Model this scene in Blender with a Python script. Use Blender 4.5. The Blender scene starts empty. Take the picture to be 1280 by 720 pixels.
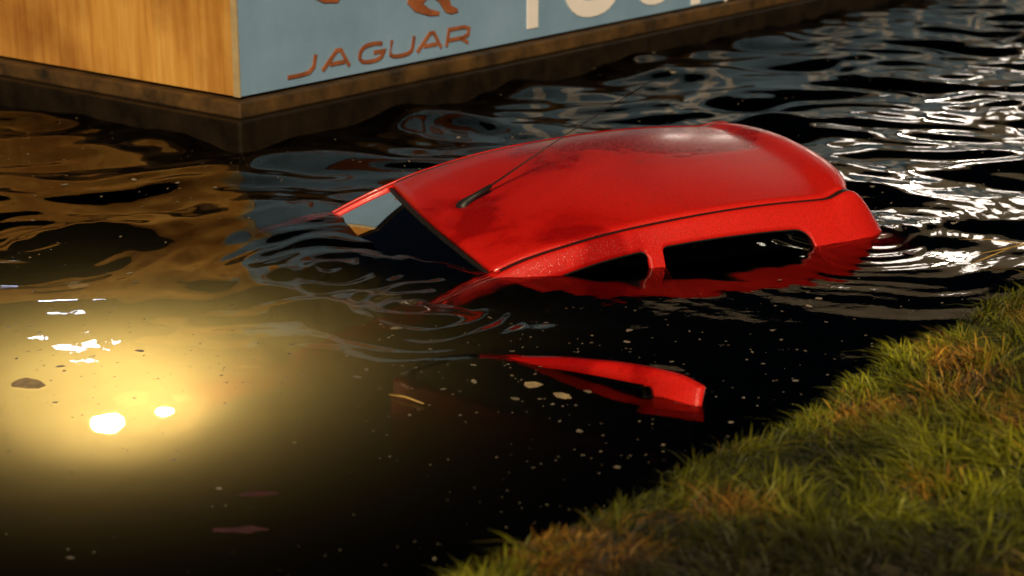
import bpy, bmesh, math, random
import numpy as np
from mathutils import Matrix, Vector
random.seed(4); rng=np.random.default_rng(7)
S=bpy.context.scene
S.view_settings.view_transform='Standard'; S.view_settings.look='None'; S.view_settings.exposure=0
COL=S.collection

# ---------------------------------------------------------------- helpers
def empty(name,mat=None,parent=None):
    e=bpy.data.objects.new(name,None); COL.objects.link(e); e.empty_display_size=.2
    if parent: e.parent=parent
    if mat is not None: e.matrix_world=mat
    return e
def mk(name,verts,faces,mats,parent=None,smooth=True,idx=None,bevel=0,solid=0,auto=False,subsurf=0):
    me=bpy.data.meshes.new(name); me.from_pydata([tuple(v) for v in verts],[],[tuple(f) for f in faces])
    if not isinstance(mats,(list,tuple)): mats=[mats]
    for m in mats: me.materials.append(m)
    if idx is not None: me.polygons.foreach_set('material_index',idx)
    me.polygons.foreach_set('use_smooth',[smooth]*len(me.polygons)); me.update()
    o=bpy.data.objects.new(name,me); COL.objects.link(o)
    if parent: o.parent=parent
    if solid:
        m=o.modifiers.new('s','SOLIDIFY'); m.thickness=solid; m.offset=-1
    if bevel:
        m=o.modifiers.new('b','BEVEL'); m.width=bevel; m.segments=2; m.limit_method='ANGLE'
    return o
def box(name,lo,hi,mat,parent=None,bevel=0,smooth=False):
    x0,y0,z0=lo;x1,y1,z1=hi
    v=[(x0,y0,z0),(x1,y0,z0),(x1,y1,z0),(x0,y1,z0),(x0,y0,z1),(x1,y0,z1),(x1,y1,z1),(x0,y1,z1)]
    f=[(0,3,2,1),(4,5,6,7),(0,1,5,4),(1,2,6,5),(2,3,7,6),(3,0,4,7)]
    return mk(name,v,f,mat,parent,smooth,bevel=bevel)
def tube(name,pts,rad,mat,parent=None,n=10):
    V=[];F=[]
    pts=[Vector(p) for p in pts]
    for i,p in enumerate(pts):
        d=(pts[min(i+1,len(pts)-1)]-pts[max(i-1,0)]).normalized()
        a=d.orthogonal().normalized() if i==0 else (a-d*a.dot(d)).normalized()
        b=d.cross(a); r=rad[i] if isinstance(rad,(list,tuple)) else rad
        for k in range(n):
            t=2*math.pi*k/n; V.append(p+a*math.cos(t)*r+b*math.sin(t)*r)
    for i in range(len(pts)-1):
        for k in range(n):
            F.append((i*n+k,i*n+(k+1)%n,(i+1)*n+(k+1)%n,(i+1)*n+k))
    F.append(tuple(range(n-1,-1,-1))); F.append(tuple((len(pts)-1)*n+k for k in range(n)))
    return mk(name,V,F,mat,parent)
def herm(xs,ys,x):
    xs=np.array(xs,float);ys=np.array(ys,float)
    if xs[0]>xs[-1]: xs=xs[::-1];ys=ys[::-1]
    m=np.gradient(ys,xs); x=np.clip(np.asarray(x,float),xs[0],xs[-1])
    i=np.clip(np.searchsorted(xs,x)-1,0,len(xs)-2); h=xs[i+1]-xs[i]; t=(x-xs[i])/h
    return ((2*t**3-3*t**2+1)*ys[i]+(t**3-2*t**2+t)*h*m[i]+(-2*t**3+3*t**2)*ys[i+1]+(t**3-t**2)*h*m[i+1])
def grid(nu,nv):
    return [(i*nv+j,i*nv+j+1,(i+1)*nv+j+1,(i+1)*nv+j) for i in range(nu-1) for j in range(nv-1)]

# ---------------------------------------------------------------- materials
def newmat(name):
    m=bpy.data.materials.new(name); m.use_nodes=True; nt=m.node_tree
    return m,nt,nt.nodes['Principled BSDF'],nt.nodes['Material Output']
def N(nt,t,**k):
    n=nt.nodes.new(t)
    return n
def ramp(nt,fac,stops):
    r=nt.nodes.new('ShaderNodeValToRGB'); nt.links.new(fac,r.inputs[0])
    e=r.color_ramp.elements
    while len(e)<len(stops): e.new(.5)
    for el,(p,c) in zip(e,stops):
        el.position=p; el.color=(*c,1) if len(c)==3 else c
    return r
def objco(nt,scale=(1,1,1)):
    tc=nt.nodes.new('ShaderNodeTexCoord'); mp=nt.nodes.new('ShaderNodeMapping'); mp.inputs['Scale'].default_value=scale
    nt.links.new(tc.outputs['Object'],mp.inputs[0]); return mp.outputs[0]
def simple(name,col,rough=.6,metal=0,noise=0,nscale=8,bump=0,scale=(1,1,1),col2=None,spec=.5):
    m,nt,p,o=newmat(name); p.inputs['Roughness'].default_value=rough; p.inputs['Metallic'].default_value=metal
    p.inputs['Specular IOR Level'].default_value=spec
    if col2 is None: col2=tuple(c*(1-noise) for c in col)
    co=objco(nt,scale); n=N(nt,'ShaderNodeTexNoise'); n.inputs['Scale'].default_value=nscale; n.inputs['Detail'].default_value=8
    n.inputs['Roughness'].default_value=.65
    nt.links.new(co,n.inputs['Vector'])
    r=ramp(nt,n.outputs['Fac'],[(.32,col2),(.68,col)]); nt.links.new(r.outputs[0],p.inputs['Base Color'])
    if bump:
        b=N(nt,'ShaderNodeBump'); b.inputs['Strength'].default_value=bump; b.inputs['Distance'].default_value=.01
        nt.links.new(n.outputs['Fac'],b.inputs['Height']); nt.links.new(b.outputs[0],p.inputs['Normal'])
    return m
def emis(name,col,st):
    m,nt,p,o=newmat(name); p.inputs['Base Color'].default_value=(*col,1)
    p.inputs['Emission Color'].default_value=(*col,1); p.inputs['Emission Strength'].default_value=st; return m

def paint():
    m,nt,p,o=newmat('red_car_paint')
    co=objco(nt)
    n1=N(nt,'ShaderNodeTexNoise'); n1.inputs['Scale'].default_value=1.3; n1.inputs['Detail'].default_value=4; n1.inputs['Distortion'].default_value=.7; nt.links.new(co,n1.inputs['Vector'])
    n2=N(nt,'ShaderNodeTexNoise'); n2.inputs['Scale'].default_value=150; n2.inputs['Detail'].default_value=3; nt.links.new(co,n2.inputs['Vector'])
    r1=ramp(nt,n1.outputs['Fac'],[(.43,(.34,.004,.004)),(.48,(.56,.009,.006)),(.7,(.68,.014,.008))])
    r2=ramp(nt,n2.outputs['Fac'],[(.34,(.5,.5,.5)),(.56,(1,1,1))])
    mx=N(nt,'ShaderNodeMix'); mx.data_type='RGBA'; mx.blend_type='MULTIPLY'; mx.inputs[0].default_value=.5
    nt.links.new(r1.outputs[0],mx.inputs[6]); nt.links.new(r2.outputs[0],mx.inputs[7])
    nt.links.new(mx.outputs[2],p.inputs['Base Color'])
    rr=ramp(nt,n1.outputs['Fac'],[(.44,(.26,.26,.26)),(.52,(.42,.42,.42))]); nt.links.new(rr.outputs[0],p.inputs['Roughness'])
    p.inputs['Coat Weight'].default_value=.35; p.inputs['Coat Roughness'].default_value=.12
    v=N(nt,'ShaderNodeTexVoronoi'); v.inputs['Scale'].default_value=110; nt.links.new(co,v.inputs['Vector'])
    rv=ramp(nt,v.outputs['Distance'],[(.12,(1,1,1)),(.3,(0,0,0))])
    b=N(nt,'ShaderNodeBump'); b.inputs['Strength'].default_value=.32; b.inputs['Distance'].default_value=.002
    nt.links.new(rv.outputs[0],b.inputs['Height']); nt.links.new(b.outputs[0],p.inputs['Normal']); nt.links.new(b.outputs[0],p.inputs['Coat Normal'])
    return m
PAINT=paint()
BLACK=simple('black_rubber',(.012,.012,.013),.5,noise=.4,nscale=30)
INTER=simple('dark_interior',(.02,.02,.022),.85,noise=.5,nscale=12)
CHROME=simple('alloy_wheel',(.5,.5,.5),.3,1,noise=.2)
def glassmat():
    m,nt,p,o=newmat('car_glass'); nt.nodes.remove(p)
    t=N(nt,'ShaderNodeBsdfTransparent'); t.inputs[0].default_value=(.74,.80,.68,1)
    g=N(nt,'ShaderNodeBsdfGlossy'); g.inputs['Roughness'].default_value=.03
    f=N(nt,'ShaderNodeFresnel'); f.inputs[0].default_value=2.0
    mx=N(nt,'ShaderNodeMixShader'); nt.links.new(f.outputs[0],mx.inputs[0]); nt.links.new(t.outputs[0],mx.inputs[1]); nt.links.new(g.outputs[0],mx.inputs[2])
    nt.links.new(mx.outputs[0],o.inputs[0]); return m
GLASS=glassmat()

# ---------------------------------------------------------------- world, sun, camera
sd=Vector((.02,-.88,.52)).normalized()
w=bpy.data.worlds.new('World'); S.world=w; w.use_nodes=True
bg=w.node_tree.nodes['Background']; sk=w.node_tree.nodes.new('ShaderNodeTexSky'); sk.sky_type='NISHITA'; sk.sun_disc=False
sk.sun_elevation=math.asin(sd.z); sk.sun_rotation=math.atan2(sd.x,sd.y)
w.node_tree.links.new(sk.outputs[0],bg.inputs[0]); bg.inputs[1].default_value=.0012
L=bpy.data.lights.new('sun','SUN'); L.energy=4.0; L.angle=math.radians(2); L.color=(1,.76,.48)
lo=bpy.data.objects.new('sun',L); COL.objects.link(lo); lo.rotation_euler=sd.to_track_quat('Z','Y').to_euler(); lo.location=sd*40
cd=bpy.data.cameras.new('camera'); cam=bpy.data.objects.new('camera',cd); COL.objects.link(cam); S.camera=cam
cam.location=(0,0,2); cam.rotation_euler=(math.radians(90-16.7),0,0); cd.lens=66.2; cd.sensor_width=36; cd.clip_end=2000
cd.dof.use_dof=True; cd.dof.focus_distance=7.3; cd.dof.aperture_fstop=2.3

# ---------------------------------------------------------------- water
def wave_h(X,Y):
    r=np.random.default_rng(11)
    wx=X+.10*np.sin(1.9*Y+.7*X)+.06*np.sin(4.3*X+1.3*Y+1); wy=Y+.09*np.sin(2.3*X+.6)+.05*np.sin(5.1*X-1.7*Y)
    h=np.zeros_like(X)
    for k in range(46):
        lam=.20*(6.4**r.random()); th=math.pi/2+r.normal()*.48; ph=r.random()*6.28
        kk=2*math.pi/lam; a=.0034*lam**1.1/ .5
        q=np.sin(kk*(wx*math.cos(th)+wy*math.sin(th))+ph)
        h+=a*q
    amp=.035+.75/(1+np.exp(-(Y-8.2-.1*X)*1.7))
    amp+=.9*np.exp(-(((X+.55)/.50)**2+((Y-6.6)/.5)**2))
    amp+=.80*np.exp(-(((X+1.85)/.42)**2+((Y-7.35)/.6)**2))
    h=h*amp
    for (cx,cy,a,lam,dec) in [(-.72,6.95,.008,.15,.34),(-.35,6.45,.006,.11,.26),(-1.95,7.3,.0035,.13,.4),(1.45,7.5,.0018,.10,.4),(.45,5.6,.0015,.12,.25)]:
        d=np.sqrt((X-cx)**2+((Y-cy)*.9)**2)+.03*np.sin(6*X+3*Y)+.02*np.sin(13*X-9*Y)
        h+=a*np.sin(2*math.pi*d/lam)*np.exp(-d/dec)
    return h
ys=np.concatenate([np.linspace(-8,3,24)[:-1],np.geomspace(3,16,600)[:-1],np.geomspace(16,400,110)])
us=np.concatenate([np.linspace(-1,-.86,16)[:-1],np.linspace(-.86,.86,540)[:-1],np.linspace(.86,1,16)])
Yg,Ug=np.meshgrid(ys,us,indexing='ij')
Wf=.30*np.maximum(Yg,3)+.5
out=np.clip((np.abs(Ug)-.86)/.14,0,1)
Xg=np.sign(Ug)*(np.minimum(np.abs(Ug),.86)/.86*Wf+out**2*(8+1.6*np.abs(Yg)))
Zg=wave_h(Xg,Yg)*np.where(Yg>30,.0,1)*(1-out)
nu,nv=Xg.shape
V=np.stack([Xg,Yg,Zg],-1).reshape(-1,3)
ii,jj=np.meshgrid(np.arange(nu-1),np.arange(nv-1),indexing='ij'); a=(ii*nv+jj).ravel()
Fq=np.stack([a,a+1,a+nv+1,a+nv],-1)
bl=[j for j in range(nv)]+[i*nv+nv-1 for i in range(1,nu)]+[(nu-1)*nv+j for j in range(nv-2,-1,-1)]+[i*nv for i in range(nu-2,0,-1)]
nb=len(V); Vb=V[bl].copy(); Vb[:,2]=-3.0; V=np.concatenate([V,Vb])
faces=[tuple(f) for f in Fq.tolist()]; nL=len(bl)
for k in range(nL):
    k2=(k+1)%nL; faces.append((bl[k2],bl[k],nb+k,nb+k2))
faces.append(tuple(nb+k for k in range(nL-1,-1,-1)))
m,nt,p,o=newmat('canal_water'); nt.nodes.remove(p)
fr=N(nt,'ShaderNodeFresnel'); fr.inputs[0].default_value=1.333
gl=N(nt,'ShaderNodeBsdfGlossy'); gl.inputs['Roughness'].default_value=.02
rf=N(nt,'ShaderNodeBsdfRefraction'); rf.inputs['IOR'].default_value=1.333; rf.inputs['Roughness'].default_value=.05
co=objco(nt); nz=N(nt,'ShaderNodeTexNoise'); nz.inputs['Scale'].default_value=12; nz.inputs['Detail'].default_value=3; nt.links.new(co,nz.inputs['Vector'])
bp=N(nt,'ShaderNodeBump'); bp.inputs['Strength'].default_value=.2; bp.inputs['Distance'].default_value=.004; nt.links.new(nz.outputs['Fac'],bp.inputs['Height'])
for q in (fr,gl,rf): nt.links.new(bp.outputs[0],q.inputs['Normal'])
mx=N(nt,'ShaderNodeMixShader'); nt.links.new(fr.outputs[0],mx.inputs[0]); nt.links.new(rf.outputs[0],mx.inputs[1]); nt.links.new(gl.outputs[0],mx.inputs[2]); nt.links.new(mx.outputs[0],o.inputs['Surface'])
va=N(nt,'ShaderNodeVolumeAbsorption'); va.inputs[0].default_value=(.40,.30,.04,1); va.inputs[1].default_value=3.2
vs=N(nt,'ShaderNodeVolumeScatter'); vs.inputs[0].default_value=(.95,.82,.40,1); vs.inputs[1].default_value=2.1; vs.inputs['Anisotropy'].default_value=.1
ad=N(nt,'ShaderNodeAddShader'); nt.links.new(va.outputs[0],ad.inputs[0]); nt.links.new(vs.outputs[0],ad.inputs[1]); nt.links.new(ad.outputs[0],o.inputs['Volume'])
WATER=m
mk('water',V,faces,WATER)
BED=simple('silt',(.06,.05,.03),.95,noise=.5,nscale=1.5,bump=.3)
mk('canal_bed',[(-600,-600,-1.75),(600,-600,-1.75),(600,600,-1.75),(-600,600,-1.75)],[(0,1,2,3)],BED)

# ---------------------------------------------------------------- grass bank
D1=np.array([.6295,.777]); NB=np.array([.777,-.6295]); E0=np.array([-.148,3.96])
E0=E0+NB*.02
def bankz(a,b):
    return .085+.035*np.minimum(b,1)+.07*np.clip(b,0,6)+.02*np.sin(a*3.1+b*2)+.015*np.sin(a*7.3-b*5)
A=np.concatenate([np.linspace(-200,-6,8)[:-1],np.linspace(-6,8,180)[:-1],np.linspace(8,400,10)])
B=np.concatenate([np.linspace(0,4,60)[:-1],np.linspace(4,300,14)])
V=[];
edge=lambda a:.012*math.sin(a*2.3)+.010*math.sin(a*6.1+1)+.008*math.sin(a*17)
for a_ in A:
    e=edge(a_)
    P=E0+D1*a_+NB*(e); V.append((P[0],P[1],-2.4))
    V.append((P[0],P[1],-.02))
    for b_ in B:
        P=E0+D1*a_+NB*(b_+e+.01*(b_>0)); V.append((P[0],P[1],float(bankz(a_,b_))-(.03 if b_==0 else 0)))
SOIL=simple('bank_soil',(.05,.04,.015),.95,nscale=14,bump=1,col2=(.012,.01,.005))
mk('grass_bank',V,grid(len(A),len(B)+2),SOIL)
n=170000
a_=rng.uniform(-3.0,4.6,n); b_=np.abs(rng.uniform(-.02,1,n))**1.15*2.5
nf=lambda x,y,s,sd:(np.sin(x*s+sd)+np.sin(y*s*1.13+sd*2.1)+np.sin((x+y)*s*.77+sd*.7)+np.sin((x-y*1.4)*s*1.31+sd*1.7))/4
cl=nf(a_,b_,9,1.0)*.5+nf(a_,b_,27,2.2)*.6
dry=nf(a_,b_,4.2,.4)*.5+nf(a_,b_,13,5.1)*.75+rng.normal(0,.16,n)
base=E0[None]+D1[None]*a_[:,None]+NB[None]*(b_+.012)[:,None]
bz=bankz(a_,b_)-.015
hgt=(.035+.065*np.clip(cl+.4,0,1.3))*rng.uniform(.5,1.6,n)*np.clip(.6+b_*2,0,1)
ldir=nf(a_,b_,3.1,3.3)*5+nf(a_,b_,17,1.3)*2+rng.normal(0,1.0,n); lean=np.clip(rng.normal(1.15,.55,n),0,2.3)*hgt
dx=np.cos(ldir);dy=np.sin(ldir); wd=rng.uniform(.0014,.0034,n); fa=rng.uniform(0,6.28,n); wx=np.cos(fa)*wd; wy=np.sin(fa)*wd
V=np.zeros((n,7,3))
for k,(t,wk) in enumerate([(0,1),(.4,.9),(.75,.6)]):
    px=base[:,0]+dx*lean*t**1.8; py=base[:,1]+dy*lean*t**1.8; pz=bz+hgt*(t-.25*t**2*(lean/hgt))
    V[:,2*k]=np.stack([px-wx*wk,py-wy*wk,pz],-1); V[:,2*k+1]=np.stack([px+wx*wk,py+wy*wk,pz],-1)
V[:,6]=np.stack([base[:,0]+dx*lean,base[:,1]+dy*lean,bz+hgt*(1-.3*lean/hgt)],-1)
V=V.reshape(-1,3)
me=bpy.data.meshes.new('grass'); me.vertices.add(n*7); me.vertices.foreach_set('co',V.ravel())
o7=(np.arange(n)*7)[:,None]
loops=(o7+np.array([[0,1,3,2,2,3,5,4,4,5,6]])).ravel()
me.loops.add(len(loops)); me.loops.foreach_set('vertex_index',loops)
me.polygons.add(n*3); ls=(np.arange(n)*11)[:,None]+np.array([[0,4,8]]); me.polygons.foreach_set('loop_start',ls.ravel())
me.update(calc_edges=True); me.validate()
c0=np.array([.022,.040,.003]);c1=np.array([.32,.34,.012]);c2=np.array([.70,.38,.05]);c3=np.array([.32,.12,.010])
g=np.clip(.44+cl*1.5+rng.normal(0,.25,n),0,1)[:,None]; col=c0*(1-g)+c1*g
dm=np.clip((dry-.30)*3.2,0,1)[:,None]; dc=np.where(rng.random((n,1))<.65,c2,c3); col=col*(1-dm)+dc*dm
big=np.clip(.85+nf(a_,b_,2.6,4.4)*1.3,.15,1.7)[:,None]
col*=rng.uniform(.5,1.3,(n,1))*big
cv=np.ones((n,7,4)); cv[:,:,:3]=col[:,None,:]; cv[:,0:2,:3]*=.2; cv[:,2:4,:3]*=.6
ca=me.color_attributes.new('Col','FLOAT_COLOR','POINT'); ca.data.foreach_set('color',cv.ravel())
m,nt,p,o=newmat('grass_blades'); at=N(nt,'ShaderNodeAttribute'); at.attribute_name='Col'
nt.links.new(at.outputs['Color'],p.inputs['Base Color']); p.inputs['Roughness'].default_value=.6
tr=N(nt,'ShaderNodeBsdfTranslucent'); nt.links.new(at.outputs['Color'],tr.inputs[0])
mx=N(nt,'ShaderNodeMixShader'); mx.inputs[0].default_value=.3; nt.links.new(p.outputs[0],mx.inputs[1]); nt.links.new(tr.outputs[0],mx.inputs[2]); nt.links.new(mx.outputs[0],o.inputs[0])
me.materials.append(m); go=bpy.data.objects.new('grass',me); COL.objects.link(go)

# ---------------------------------------------------------------- hoarding
ang=math.atan2(.777,.6295)
H=empty('advertising_hoarding',Matrix.Translation((-1.35,9.217,0))@Matrix.Rotation(ang,4,'Z'))
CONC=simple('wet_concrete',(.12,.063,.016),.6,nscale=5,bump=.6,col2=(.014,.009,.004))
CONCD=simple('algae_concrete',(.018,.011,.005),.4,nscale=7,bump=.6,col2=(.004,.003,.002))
def timber():
    m,nt,p,o=newmat('timber_panel_wood'); co=objco(nt,(1,9,.6))
    n=N(nt,'ShaderNodeTexNoise'); n.inputs['Scale'].default_value=2.2; n.inputs['Detail'].default_value=8; n.inputs['Roughness'].default_value=.6; nt.links.new(co,n.inputs['Vector'])
    r=ramp(nt,n.outputs['Fac'],[(.20,(.38,.16,.022)),(.45,(.58,.29,.052)),(.62,(.66,.37,.085)),(.8,(.74,.46,.13))])
    c2=objco(nt,(1,1,1)); n2=N(nt,'ShaderNodeTexNoise'); n2.inputs['Scale'].default_value=1.6; n2.inputs['Detail'].default_value=5; nt.links.new(c2,n2.inputs['Vector'])
    r2=ramp(nt,n2.outputs['Fac'],[(.3,(.45,.32,.19)),(.6,(1,1,1))])
    mx=N(nt,'ShaderNodeMix'); mx.data_type='RGBA'; mx.blend_type='MULTIPLY'; mx.inputs[0].default_value=1
    nt.links.new(r.outputs[0],mx.inputs[6]); nt.links.new(r2.outputs[0],mx.inputs[7]); nt.links.new(mx.outputs[2],p.inputs['Base Color'])
    p.inputs['Roughness'].default_value=.7; return m
TIM=timber()
BLUE=simple('blue_panel_print',(.24,.40,.62),.45,nscale=1.6,col2=(.17,.31,.48))
WHITE=simple('white_lettering',(.88,.88,.9),.5,noise=.06)
BRONZE=simple('bronze_lettering',(.42,.15,.06),.45,nscale=6,col2=(.16,.045,.02))
HT=1.05; LX=34; LY=22
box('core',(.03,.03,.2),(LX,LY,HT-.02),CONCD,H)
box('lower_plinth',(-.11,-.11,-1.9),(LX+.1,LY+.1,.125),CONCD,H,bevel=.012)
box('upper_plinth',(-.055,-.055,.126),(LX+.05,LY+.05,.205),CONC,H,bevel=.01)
box('blue_panel',(.003,-.0,.222),(14,.03,HT),BLUE,H,bevel=.003)
box('blue_panel_end',(14.006,0,.222),(LX,.03,HT),BLUE,H,bevel=.003)
y=.036; k=0
while y<LY:
    wdt=.62 if k else .60
    box('timber_board_%d'%k,(0,y,.222),(.028,y+wdt-.005,HT),TIM,H,bevel=.002); y+=wdt; k+=1
box('corner_trim',(-.008,-.006,.222),(.0025,.034,HT),simple('trim',(.50,.40,.22),.5,noise=.3),H)
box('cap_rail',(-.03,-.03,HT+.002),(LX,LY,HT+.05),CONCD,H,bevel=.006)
def strokes(name,lines,wd,mat,depth=.006,yoff=-.0075):
    V=[];F=[]
    for pts in lines:
        P=[np.array(q,float) for q in pts]; n=len(P); L_=[];R_=[]
        for i in range(n):
            d1=P[i]-P[i-1] if i else P[1]-P[0]; d2=P[i+1]-P[i] if i<n-1 else P[-1]-P[-2]
            d1=d1/np.linalg.norm(d1); d2=d2/np.linalg.norm(d2); n1=np.array([-d1[1],d1[0]]); n2=np.array([-d2[1],d2[0]])
            mm=n1+n2; mm=mm/np.linalg.norm(mm); mm=mm*min(1/max(mm.dot(n1),.35),2)
            L_.append(P[i]+mm*wd/2); R_.append(P[i]-mm*wd/2)
        o=len(V)
        for i in range(n):
            for q in (L_[i],R_[i]):
                V.append((q[0],yoff,q[1])); V.append((q[0],yoff+depth,q[1]))
        for i in range(n-1):
            b=o+4*i
            F+= [(b,b+2,b+6,b+4),(b,b+4,b+5,b+1),(b+2,b+3,b+7,b+6)]
        F+=[(o,o+1,o+3,o+2),(o+4*(n-1),o+4*(n-1)+2,o+4*(n-1)+3,o+4*(n-1)+1)]
    return mk(name,V,F,mat,H,smooth=False)
def arc(cx,cz,rx,rz,a0,a1,n=14,p=2.6):
    r=[]
    for i in range(n+1):
        t=math.radians(a0+(a1-a0)*i/n); c,s=math.cos(t),math.sin(t)
        r.append((cx+rx*math.copysign(abs(c)**(2/p),c),cz+rz*math.copysign(abs(s)**(2/p),s)))
    return r
def shear(lines,k,z0): return [[(x+k*(z-z0),z) for x,z in l] for l in lines]
z0=.275;h=.092;r=h/2
def LJ(x): return [[(x+.15,z0+h),(x+.15,z0+.03),(x+.12,z0+.005),(x+.06,z0),(x-.03,z0)]]
def LA(x): return [[(x,z0),(x+.085,z0+h),(x+.115,z0+h),(x+.20,z0)],[(x+.05,z0+.026),(x+.16,z0+.026)]]
def LG(x): return [arc(x+.095,z0+r,.095,r,48,325)+[(x+.19,z0+r-.002),(x+.11,z0+r-.002)]]
def LU(x): return [[(x,z0+h),(x,z0+.03)]+arc(x+.09,z0+.03,.09,.03,180,360,8)+[(x+.18,z0+h)]]
def LR(x): return [[(x,z0),(x,z0+h),(x+.13,z0+h),(x+.175,z0+h-.014),(x+.175,z0+.044),(x+.13,z0+.033),(x+.01,z0+.033)],[(x+.11,z0+.033),(x+.185,z0)]]
w_=LJ(.36)+LA(.58)+LG(.85)+LU(1.09)+LA(1.315)+LR(1.56)
strokes('bronze_word',shear(w_,.25,z0),.020,BRONZE)
Z=.285;Hh=.52
T=[[(2.33,Z),(2.33,Z+Hh-.052)],[(2.08,Z+Hh),(2.58,Z+Hh)]]
O_=[arc(2.92,Z+Hh/2,.25,Hh/2-.05,0,362,30,2.4)]
def U_(x): return [[(x,Z+Hh+.05),(x,Z+.22)]+arc(x+.2,Z+.22,.2,.17,180,360,12,2.3)+[(x+.4,Z+Hh+.05)]]
def R__(x): return [[(x,Z-.05),(x,Z+Hh),(x+.28,Z+Hh),(x+.38,Z+Hh-.08),(x+.38,Z+.28),(x+.28,Z+.2),(x+.05,Z+.2)],[(x+.25,Z+.2),(x+.4,Z-.05)]]
strokes('white_word',T+O_+U_(3.38)+R__(4.05),.10,WHITE)
ln=[]
x=5.6
for s in 'OUTUROUTROUOTRUOOURT':
    if s=='O': ln+=[arc(x+.27,Z+Hh/2,.25,Hh/2-.05,0,362,24,2.4)]
    elif s=='U': ln+=U_(x+.05)
    elif s=='R': ln+=R__(x+.05)
    else: ln+=[[(x+.27,Z),(x+.27,Z+Hh-.052)],[(x+.02,Z+Hh),(x+.52,Z+Hh)]]
    x+=.68
strokes('white_slogan',ln,.10,WHITE)
cat=[(.52,.66),(.60,.625),(.70,.615),(.72,.632),(.64,.655),(.74,.69),(.86,.675),(.93,.63),(1.02,.605),(1.06,.622),(.99,.65),(.95,.69),(1.08,.70),(1.2,.66),(1.27,.60),(1.24,.55),(1.30,.50),(1.42,.463),(1.50,.458),(1.50,.478),(1.42,.50),(1.36,.54),(1.43,.57),(1.50,.53),(1.55,.47),(1.60,.452),(1.66,.458),(1.65,.478),(1.60,.50),(1.57,.57),(1.60,.63),(1.72,.60),(1.9,.64),(2.0,.72),(1.98,.76),(1.88,.69),(1.74,.655),(1.62,.70),(1.45,.78),(1.2,.82),(.95,.82),(.75,.86),(.62,.90),(.55,.93),(.50,.90),(.42,.87),(.44,.84),(.53,.82),(.58,.76),(.52,.71)]
V=[(x,-.009,z) for x,z in cat]+[(x,-.002,z) for x,z in cat]; nC=len(cat)
F=[tuple(range(nC))]+[(i,(i+1)%nC,nC+(i+1)%nC,nC+i) for i in range(nC)]
mk('leaping_cat_emblem',V,F,BRONZE,H,smooth=False)

# ---------------------------------------------------------------- car
f=Vector((-.917,-.391,-.078)).normalized(); l=Vector((.398,-.912,-.085)); l=(l-f*l.dot(f)).normalized(); u=f.cross(l)
M=Matrix(((f.x,l.x,u.x,-.282),(f.y,l.y,u.y,7.30),(f.z,l.z,u.z,.080),(0,0,0,1)))
CAR=empty('hatchback_car',M)
XF=.86
KX=[XF,.60,.30,.0,-.35,-.75,-1.15,-1.45,-1.63,-1.72,-1.84]
KZ=[-.46,-.285,-.122,-.005,.052,.066,.050,.016,-.010,-.16,-.44]
KY=[.705,.672,.628,.580,.578,.576,.568,.550,.520,.54,.60]
Ez=lambda x:herm(KX,KZ,x); Ey=lambda x:herm(KX,KY,x)
Bz=lambda x:herm([.9,0,-1,-2],[-.50,-.48,-.46,-.43],x); By=lambda x:herm([.9,.4,-.4,-1.2,-1.7,-2],[.725,.77,.79,.775,.72,.62],x)
fwin=(.62,-.60); rwin=(-.665,-1.34)
def corner(d,r): 
    d=max(d,0); return 0 if d>=r else r-math.sqrt(max(r*r-(r-d)**2,0))
def wtb(x):
    ez,bz=float(Ez(x)),float(Bz(x))
    g=.076+.02*math.exp(-((x-.1)/.3)**2)+.025*max(-x-.7,0)
    wt=ez-g; wb=bz+.025
    if x>-.64: a=corner(x-fwin[1],.03); wt-=a; wb+=corner(x-fwin[1],.04)
    else:
        wt-=corner(rwin[0]-x,.02)+corner(x-rwin[1],.08)*.9; wb+=corner(rwin[0]-x,.04)+corner(x-rwin[1],.08)
    if x>fwin[0] or wt<wb: 
        m_=(wt+wb)/2 if x<=fwin[0] else min(max(wb,bz+.005),ez-.005)
        wt=wb=m_
    wt=min(wt,ez-.002); wb=max(min(wb,wt),bz+.001)
    return wt,wb
xs=sorted(set(np.round(np.concatenate([np.linspace(XF,-1.84,118),[fwin[0],fwin[1],rwin[0],rwin[1]],
   fwin[1]+.03*(1-np.cos(np.linspace(0,1.57,7))),rwin[0]-.02*(1-np.cos(np.linspace(0,1.57,7))),rwin[1]+.08*(1-np.cos(np.linspace(0,1.57,10)))]),4)),reverse=True)
def side_pt(x,z,s,inset=0):
    ez,bz,ey,by=float(Ez(x)),float(Bz(x)),float(Ey(x)),float(By(x))
    t=np.clip((ez-z)/max(ez-bz,1e-3),0,1)
    e=1+.25*min(1,(ez-bz)/.5)
    yy=ey+(by-ey)*(1-(1-t)**e)+.012*(1-math.exp(-t*(ez-bz)/.012))
    return (x,s*(yy-inset),z)
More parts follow.
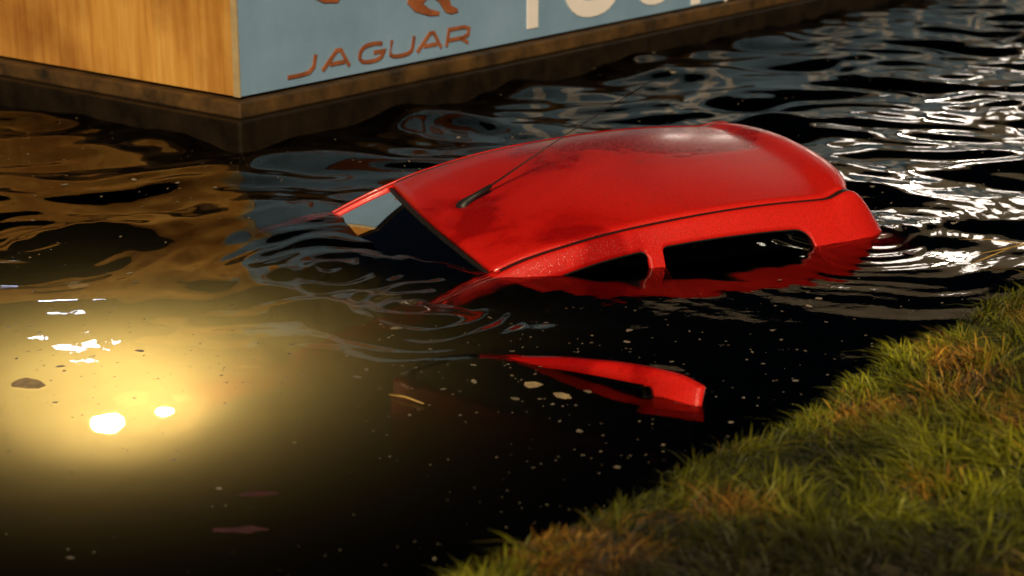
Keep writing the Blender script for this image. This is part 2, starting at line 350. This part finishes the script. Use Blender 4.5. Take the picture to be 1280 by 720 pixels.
for s,nm in ((1,'left'),(-1,'right')):
    V=[];F=[]
    nr=14
    for x in xs:
        wt,wb=wtb(x); ez,bz=float(Ez(x)),float(Bz(x)); ey=float(Ey(x))
        V.append((x,s*(ey-.006),ez-.020)); V.append((x,s*(ey-.004),ez-.003))
        for q in np.linspace(0,1,8)**1.6: V.append(side_pt(x,ez+(wt-ez)*q,s))
        for q in (0,.5,1): V.append(side_pt(x,wb+(bz-wb)*q,s))
        V.append((x,s*(float(By(x))-.02),bz-.02))
    for i in range(len(xs)-1):
        xm=(xs[i]+xs[i+1])/2; inw=(fwin[1]<xm<fwin[0]) or (rwin[1]<xm<rwin[0]); dr=(s==1 and fwin[1]<xm<.58)
        for j in range(nr-1):
            if j==9 and inw and (wtb(xm)[0]-wtb(xm)[1])>.001: continue
            if j>9 and dr: continue
            q=(i*nr+j,i*nr+j+1,(i+1)*nr+j+1,(i+1)*nr+j); F.append(q if s==1 else q[::-1])
    mk('body_frame_'+nm,V,F,PAINT,CAR,solid=.020)
    gx=[x for x in xs if x<=.0 and x>=-1.62]
    V=[]
    for x in gx:
        ey,ez=float(Ey(x)),float(Ez(x)); V+=[(x,s*(ey-.034),ez-.004),(x,s*(ey-.020),ez-.003),(x,s*(ey-.003),ez-.004)]
    mk('roof_moulding_'+nm,V,grid(len(gx),3),BLACK,CAR)
    for (a,b,w_n) in ((fwin[0],fwin[1],'front_window_'),(rwin[0],rwin[1],'rear_window_')):
        cols=[x for x in xs if b<=x<=a]; GV=[];RV=[]
        for x in cols:
            wt,wb=wtb(x)
            for q in np.linspace(0,1,7): GV.append(side_pt(x,wt+.008+(wb-wt-.016)*q,s,.014))
            for q in (0,1):
                z_=wt if q==0 else wb; zz=z_+(-.009 if q==0 else .009)
                RV.append(side_pt(x,z_,s,.004)); RV.append(side_pt(x,zz if wt-wb>.02 else z_,s,.008))
        if not (s==1 and w_n[0]=='f'): mk(w_n+nm,GV,grid(len(cols),7),GLASS,CAR)
        RF=[]
        for i in range(len(cols)-1):
            b4=i*4
            RF+=[(b4,b4+1,b4+5,b4+4),(b4+2,b4+3,b4+7,b4+6)]
        mk(w_n+'seal_'+nm,RV,RF,BLACK,CAR,solid=.006)
rx=np.concatenate([[.012,.0],np.linspace(-.03,-1.60,60),[-1.62,-1.63]]); vv=np.concatenate([[-1],np.linspace(-.985,.985,45),[1]])
CR=.034
def roofpt(x,v,dz=0):
    fr_=.045*math.exp(-max(-x,0)/.35)-.07*math.exp(-max(x+1.63,0)/.25)
    ey,ez=float(Ey(min(x,.0) if x<.02 else x)),float(Ez(x))
    ye=ey-.026
    cr=.06*math.exp(-max(x+1.63,0)/.08)*abs(v)**8
    return (x+fr_*(1-v*v)+cr,ye*v,ez+.004+CR*(1-abs(v)**2.6)+dz)
V=[]
for i,x in enumerate(rx):
    for j,v in enumerate(vv):
        dz=-.015 if j in (0,len(vv)-1) else 0
        if i==0: dz-=.014
        if i==len(rx)-1: dz-=.03
        V.append(roofpt(x,v,dz))
mk('roof_panel',V,grid(len(rx),len(vv)),PAINT,CAR,solid=.012)
def wspt(x,v,dz=0):
    fr_=.045+.10*(x/XF); c=CR
    return (x+fr_*(1-v*v),float(Ey(x)-.008)*v,float(Ez(x))-.004+c*(1-abs(v)**2.3)+dz)
V=[wspt(x,v,-.012) for x in np.linspace(.016,XF,24) for v in np.linspace(-.95,.95,25)]
mk('windscreen',V,grid(24,25),GLASS,CAR)
V=[wspt(x,v,-.006) for x in np.linspace(.012,.026,3) for v in np.linspace(-.97,.97,25)]
mk('windscreen_seal',V,[q[::-1] for q in grid(3,25)],BLACK,CAR,solid=.006)
for s in (1,-1):
    V=[wspt(x,s*v,.0) for x in np.linspace(.0,XF,24) for v in (.945,.965,.98,1.0)]
    gg=grid(24,4)
    mk('windscreen_pillar_'+('left' if s>0 else 'right'),V,[q[::-1] for q in gg] if s>0 else gg,PAINT,CAR,solid=.02)
V=[wspt(x,v,-.02) for x in (XF-.04,XF+.04) for v in np.linspace(-1,1,15)]
mk('scuttle',V,grid(2,15),BLACK,CAR)
# windscreen wipers lying on the glass
for (xa,va,xb,vb) in ((.80,.55,.38,.05),(.80,-.10,.40,-.55)):
    pts=[wspt(xa+(xb-xa)*t,va+(vb-va)*t,.004) for t in np.linspace(0,1,7)]
    tube('wiper',pts,.006,BLACK,CAR,n=6)
tx=np.linspace(-1.64,-1.84,14); tv=np.linspace(-1,1,21); V=[];I=[]
for x in tx:
    for v in tv:
        V.append((x-.08*(1-v*v),(float(Ey(x))-.005)*v,float(Ez(x))-.026+.030*(1-v*v)))
gf=grid(14,21)
for i in range(13):
    for j in range(20): I.append(1 if (1<i<11 and 2<j<17) else 0)
mk('tailgate',V,gf,[PAINT,GLASS],CAR,idx=I)
LXs=np.concatenate([[1.475,1.47,1.45],np.linspace(1.42,-1.82,70),[-1.92,-1.97,-1.98]])
ztop=lambda x: float(herm([1.48,1.45,1.38,1.15,.95,.85,0,-1,-1.84,-1.98],[-.95,-.82,-.72,-.63,-.56,-.52,-.51,-.48,-.46,-.54],x))
wdt=lambda x: float(herm([1.48,1.45,1.36,1.1,.6,0,-1,-1.5,-1.84,-1.98],[.42,.54,.62,.72,.775,.79,.785,.745,.63,.48],x))
V=[];prof=[]
for x in LXs:
    zt,w0=ztop(x),wdt(x); cab=(-1.86<x<XF+.02); cr=.0 if cab else .055
    bot=-1.20 if abs(x)<1.4 else -1.12
    half=[(0,zt+cr-(.06 if cab else 0)),(.4*w0,zt+cr*.85-(.06 if cab else 0)),(.75*w0,zt+cr*.45-(.06 if cab else 0)),(w0-.05,zt-.004),(w0-.012,zt-.035),(w0,zt-.10),(w0+.018,(zt+bot)/2),(w0+.006,bot+.16),(w0-.01,bot+.03),(w0-.09,bot),(0,bot)]
    ring=[(x,y,z) for y,z in half]+[(x,-y,z) for y,z in half[-2:0:-1]]
    prof.append(len(ring)); V+=ring
nr=prof[0];F=[];I=[]
for i in range(len(LXs)-1):
    xm=(LXs[i]+LXs[i+1])/2
    for j in range(nr):
        F.append((i*nr+j,(i+1)*nr+j,(i+1)*nr+(j+1)%nr,i*nr+(j+1)%nr))
        cab=-1.83<xm<XF; top=j in(0,1,2,nr-1,nr-2,nr-3)
        I.append(1 if (cab and top) or (-.62<xm<.58 and j in(3,4,5,6,7)) else 0)
F.append(tuple(range(nr)));I.append(0);F.append(tuple((len(LXs)-1)*nr+k for k in range(nr-1,-1,-1)));I.append(0)
mk('lower_body',V,F,[PAINT,INTER],CAR,idx=I)
def disc(name,c,r,t,mat,n=32,par=CAR):
    V=[];
    for sg in (-1,1):
        for k in range(n):
            a=2*math.pi*k/n; V.append((c[0]+r*math.cos(a),c[1]+sg*t/2,c[2]+r*math.sin(a)))
    F=[tuple(range(n)),tuple(range(2*n-1,n-1,-1))]+[(k,n+k,n+(k+1)%n,(k+1)%n) for k in range(n)]
    return mk(name,V,F,mat,par,smooth=False,bevel=.012)
i=0
for x in (.92,-1.30):
    for s in (1,-1):
        i+=1; disc('wheel_arch_%d'%i,(x,s*.70,-1.05),.34,.17,BLACK); disc('tyre_%d'%i,(x,s*.715,-1.10),.285,.18,BLACK); disc('rim_%d'%i,(x,s*.725,-1.10),.19,.185,CHROME)
for k,(x,y) in enumerate(((-.25,.34),(-.25,-.34),(-1.10,.28),(-1.10,-.28))):
    box('headrest_%d'%k,(x-.05,y-.12,-.35),(x+.05,y+.12,-.20),INTER,CAR,bevel=.03,smooth=True)
    box('seat_back_%d'%k,(x-.08,y-.20,-1.0),(x+.06,y+.20,-.39),INTER,CAR,bevel=.04,smooth=True)
box('rear_view_mirror',(.14,-.11,-.12),(.165,.11,-.06),BLACK,CAR,bevel=.01)
box('front_number_plate',(1.48,-.26,-1.02),(1.49,.26,-.92),simple('plate',(.7,.5,.05),.5),CAR,bevel=.003)
box('rear_number_plate',(-1.995,-.26,-.85),(-1.985,.26,-.75),simple('plate2',(.7,.5,.05),.5),CAR,bevel=.003)
def blob(name,c,r,mat,par=CAR):
    V=[];n1,n2=9,14
    for i in range(n1+1):
        a_=math.pi*i/n1
        for j in range(n2):
            b__=2*math.pi*j/n2; V.append((c[0]+r[0]*math.sin(a_)*math.cos(b__),c[1]+r[1]*math.sin(a_)*math.sin(b__),c[2]+r[2]*math.cos(a_)))
    return mk(name,V,[(i*n2+j,i*n2+(j+1)%n2,(i+1)*n2+(j+1)%n2,(i+1)*n2+j) for i in range(n1) for j in range(n2)],mat,par)
blob('door_mirror_right',(.56,-.80,-.50),(.05,.09,.05),BLACK)
bx,by_=-.10,.0; bz_=float(Ez(bx))+CR
tube('aerial_base',[(bx+.012,by_,bz_-.01),(bx,by_,bz_+.006),(bx-.012,by_,bz_+.020),(bx-.05,by_,bz_+.038),(bx-.12,by_,bz_+.068)],[.030,.028,.018,.012,.009],BLACK,CAR)
tube('aerial_mast',[(bx-.10,by_,bz_+.060),(bx-.45,by_+.0,bz_+.225),(bx-.86,by_-.0,bz_+.40)],[.0042,.0025,.0012],BLACK,CAR,n=6)
DIM=emis('headlamp_lens',(1,.8,.4),3)
blob('headlamp_left',(1.44,.56,-.77),(.07,.06,.055),DIM)
blob('side_lamp_left',(1.28,.66,-.74),(.04,.03,.03),DIM)
blob('headlamp_right',(1.38,-.60,-.76),(.06,.07,.06),DIM)
RED=simple('tail_lamp_glass',(.3,.005,.005),.2)
for s in(1,-1): blob('tail_lamp_%s'%('left' if s>0 else 'right'),(-1.86,s*.58,-.60),(.08,.06,.14),RED)
for nm,loc,en,rs in (('headlamp_light',(1.56,.71,-.80),1900,.060),('side_lamp_light',(1.37,.74,-.755),320,.034)):
    ll=bpy.data.lights.new(nm,'POINT'); ll.energy=en; ll.color=(1,.8,.40); ll.shadow_soft_size=rs
    ob=bpy.data.objects.new(nm,ll); COL.objects.link(ob); ob.parent=CAR; ob.location=loc
# open driver's door
Dd=Vector((.78,-.626,.010)).normalized(); Mi=Vector((.626,.78,.0)); Mi=(Mi-Dd*Mi.dot(Dd)).normalized(); Up=Dd.cross(Mi); 
Up = Up if Up.z>0 else -Up
MD=Matrix(((Dd.x,Mi.x,Up.x,-.406),(Dd.y,Mi.y,Up.y,6.054),(Dd.z,Mi.z,Up.z,.100),(0,0,0,1)))
DOOR=empty('open_door',None,CAR)
DOOR.matrix_local=M.inverted()@MD
us_=np.concatenate([np.linspace(.0,1.10,26),[1.14,1.16,1.17]])
zt_=lambda q: float(herm([0,.15,.35,.55,.75,1.0,1.10,1.17],[-.46,-.26,-.128,-.078,-.050,-.032,-.036,-.052],q))
ny=lambda z: .30*max(z+.5,0)**1.15
def dp(q,z,e=0): return (q,ny(z)+e,z)
outer=[(q,zt_(q)) for q in us_]+[(1.172,-.15),(1.178,-.35),(1.185,-.5)]
rw=lambda q: .022+.038*min(max((q-.3)/.6,0),1)
inner=[(max(.06,min(q,.95))+(.02 if q<.06 else 0),z-rw(q)) for q,z in outer[:26]]
inner+=[(.97,-.091),(.98,-.100),(.99,-.13),(1.0,-.20),(1.08,-.36),(1.12,-.5)]
V=[];nO=len(outer);I=[]
for (a_,b__) in zip(outer,inner):
    for t in (0,.12,.88,1):
        q=a_[0]+(b__[0]-a_[0])*t; z=max(a_[1]+(b__[1]-a_[1])*t,-.52); V.append(dp(q,z,.012 if t in(0,1) else 0))
for i in range(nO-1):
    for j in range(3): I.append(1 if (i>=29 or us_[min(i,28)]<.30) else 0)
mk('door_window_frame',V,grid(nO,4),[PAINT,BLACK],DOOR,solid=.035,idx=I)
V=[]
for (q,z) in inner:
    for zz in np.linspace(z,-.52,5): V.append(dp(q,min(zz,z),.02))
mk('door_glass',V,grid(len(inner),5),GLASS,DOOR)
pu=np.linspace(0,1.19,14); pz=[-.50,-.53,-.6,-.75,-.9,-1.05,-1.15]
V=[(q,-.02*math.sin((z+.5)/-.65*math.pi),z) for q in pu for z in pz]
mk('door_panel',V,grid(14,7),PAINT,DOOR,solid=.07)
box('door_handle',(1.0,-.045,-.60),(1.14,-.02,-.57),BLACK,DOOR,bevel=.008)

# ---------------------------------------------------------------- floating leaves, painted reflection streaks, foam, twigs
LEAF=simple('pale_leaf',(.50,.38,.20),.7,noise=.5,nscale=40); BROWN=simple('brown_reflection_leaf',(.08,.018,.006),.5,noise=.6,nscale=20)
FOAM=simple('foam',(.34,.29,.20),.5,noise=.75,nscale=6)
def leaf(V,F,x,y,a,b,rot,k=10,jag=.15,dz=.004):
    o=len(V)
    P=[(x,y)]
    for i in range(k):
        t=2*math.pi*i/k; rr=1+random.uniform(-jag,jag)
        lx,ly=a*rr*math.cos(t),b*rr*math.sin(t); P.append((x+lx*math.cos(rot)-ly*math.sin(rot),y+lx*math.sin(rot)+ly*math.cos(rot)))
    P=np.array(P); zz=wave_h(P[:,0],P[:,1])+dz
    for (px,py),pz in zip(P,zz): V.append((px,py,pz))
    for i in range(k): F.append((o,o+1+i,o+1+(i+1)%k))
V=[];F=[]
for (x,y,a,b,r_) in [(.156,5.49,.028,.045,.5),(.063,5.59,.03,.03,.2),(-1.52,5.60,.05,.055,.3),(-1.75,5.95,.03,.03,0)]: leaf(V,F,x,y,a,b,r_,6 if a<.04 else 11,.3)
mk('floating_leaf',V,F,LEAF,smooth=False)
V=[];F=[]
for (x,y,a,b,r_) in [(-.68,4.72,.055,.014,.1),(-.70,4.48,.08,.020,.04),(1.56,7.15,.03,.03,0)]: leaf(V,F,x,y,a,b,r_,14,.35)  # two long shapes are dim reddish reflections painted as flat pieces; last is a leaf
mk('reflection_streaks_leaf',V,F,BROWN,smooth=False)
V=[];F=[]
dens=0
while dens<1700:
    y=4*3.2**random.random(); x=random.uniform(-.32*y,.32*y)
    if (x-E0[0])*NB[0]+(y-E0[1])*NB[1]>-.05: continue
    if abs((x-.4)*.92+(y-7.3)*.39)<1.2 and abs((x-.4)*-.39+(y-7.3)*.92)<.72: continue
    if nf(x,y,2.1,.3)+nf(x,y,5.3,1.3)*.5+random.gauss(0,.5)<.0: continue
    if y<5.4 and random.random()<.4: continue
    r_=random.choice([.0015,.002,.0025,.003,.003,.004,.0045,.010 if random.random()<.4 else .003])*min(1,(y/5.9)**2); leaf(V,F,x,y,r_*random.uniform(.7,1.6),r_*random.uniform(.8,2.2),random.random()*3,6,.45,.0022); dens+=1
for _ in range(60):
    t=random.gauss(0,.10); leaf(V,F,1.47+random.gauss(0,.03),7.72+t,.006,.008,0,6,.3,random.uniform(.002,.02))
mk('floating_debris',V,F,FOAM,smooth=False)
TW=simple('straw',(.45,.30,.08),.7,noise=.3)
tube('floating_twig',[(-.38,5.49,.008),(-.33,5.46,.012),(-.27,5.41,.008)],[.003,.004,.002],TW,n=6)
tw=empty('grass_stem')
tube('stem',[(2.25,7.05,.12),(2.0,7.06,.06),(1.78,7.06,.012)],[.003,.003,.001],TW,tw,6); tube('blade_1',[(1.95,7.06,.05),(1.85,7.0,.03),(1.76,6.95,.01)],[.003,.003,.001],TW,tw,6); tube('blade_2',[(2.0,7.06,.06),(1.87,7.13,.06),(1.77,7.2,.04)],[.003,.002,.001],TW,tw,6)

# ---------------------------------------------------------------- lamps and lit building across the water
POLE=simple('lamp_pole_metal',(.15,.15,.16),.5,.8)
def street_lamp(x,y,h,col,st,r=.22):
    e=empty('street_lamp',Matrix.Translation((x,y,0)))
    tube('pole',[(0,0,-1.7),(0,0,h*.5),(0,0,h-.1)],[.09,.07,.05],POLE,e); tube('arm',[(0,0,h-.12),(.0,-.3,h+.03),(0,-.7,h+.05)],.035,POLE,e)
    box('lamp_hood',(-.16,-1.15,h+.04),(.16,-.6,h+.12),POLE,e,bevel=.03); blob('lamp_bowl',(0,-.88,h+.01),(.15+r*.3,r+.05,.09),emis('lit_bowl',col,st),e)
street_lamp(-4.75,20.5,4.1,(.60,.75,1),55,.5)
street_lamp(-6.7,27,5.9,(.60,.75,1),75,.5)
street_lamp(6.8,30,4.4,(1,.88,.72),90,.3)
street_lamp(11,38,5.6,(1,.88,.72),90,.3)
BR=simple('facade_render',(.3,.27,.22),.8,noise=.3); WIN=emis('lit_window',(1,.92,.84),5.5); 
bld=empty('office_building',Matrix.Translation((3,40,0)))
box('walls',(0,0,-1.7),(26,9,9.5),BR,bld); box('roof_parapet',(-.15,-.15,9.503),(26.15,9.15,9.9),BR,bld)
V=[];F=[]
for fl in range(3):
    for k in range(17):
        if random.random()<.15: continue
        x0=.5+k*1.5; z0_=1.2+fl*2.8; o=len(V)
        V+=[(x0,-.02,z0_),(x0+.85,-.02,z0_),(x0+.85,-.02,z0_+1.5),(x0,-.02,z0_+1.5)]; F.append((o,o+1,o+2,o+3))
mk('lit_windows',V,F,WIN,bld,smooth=False)
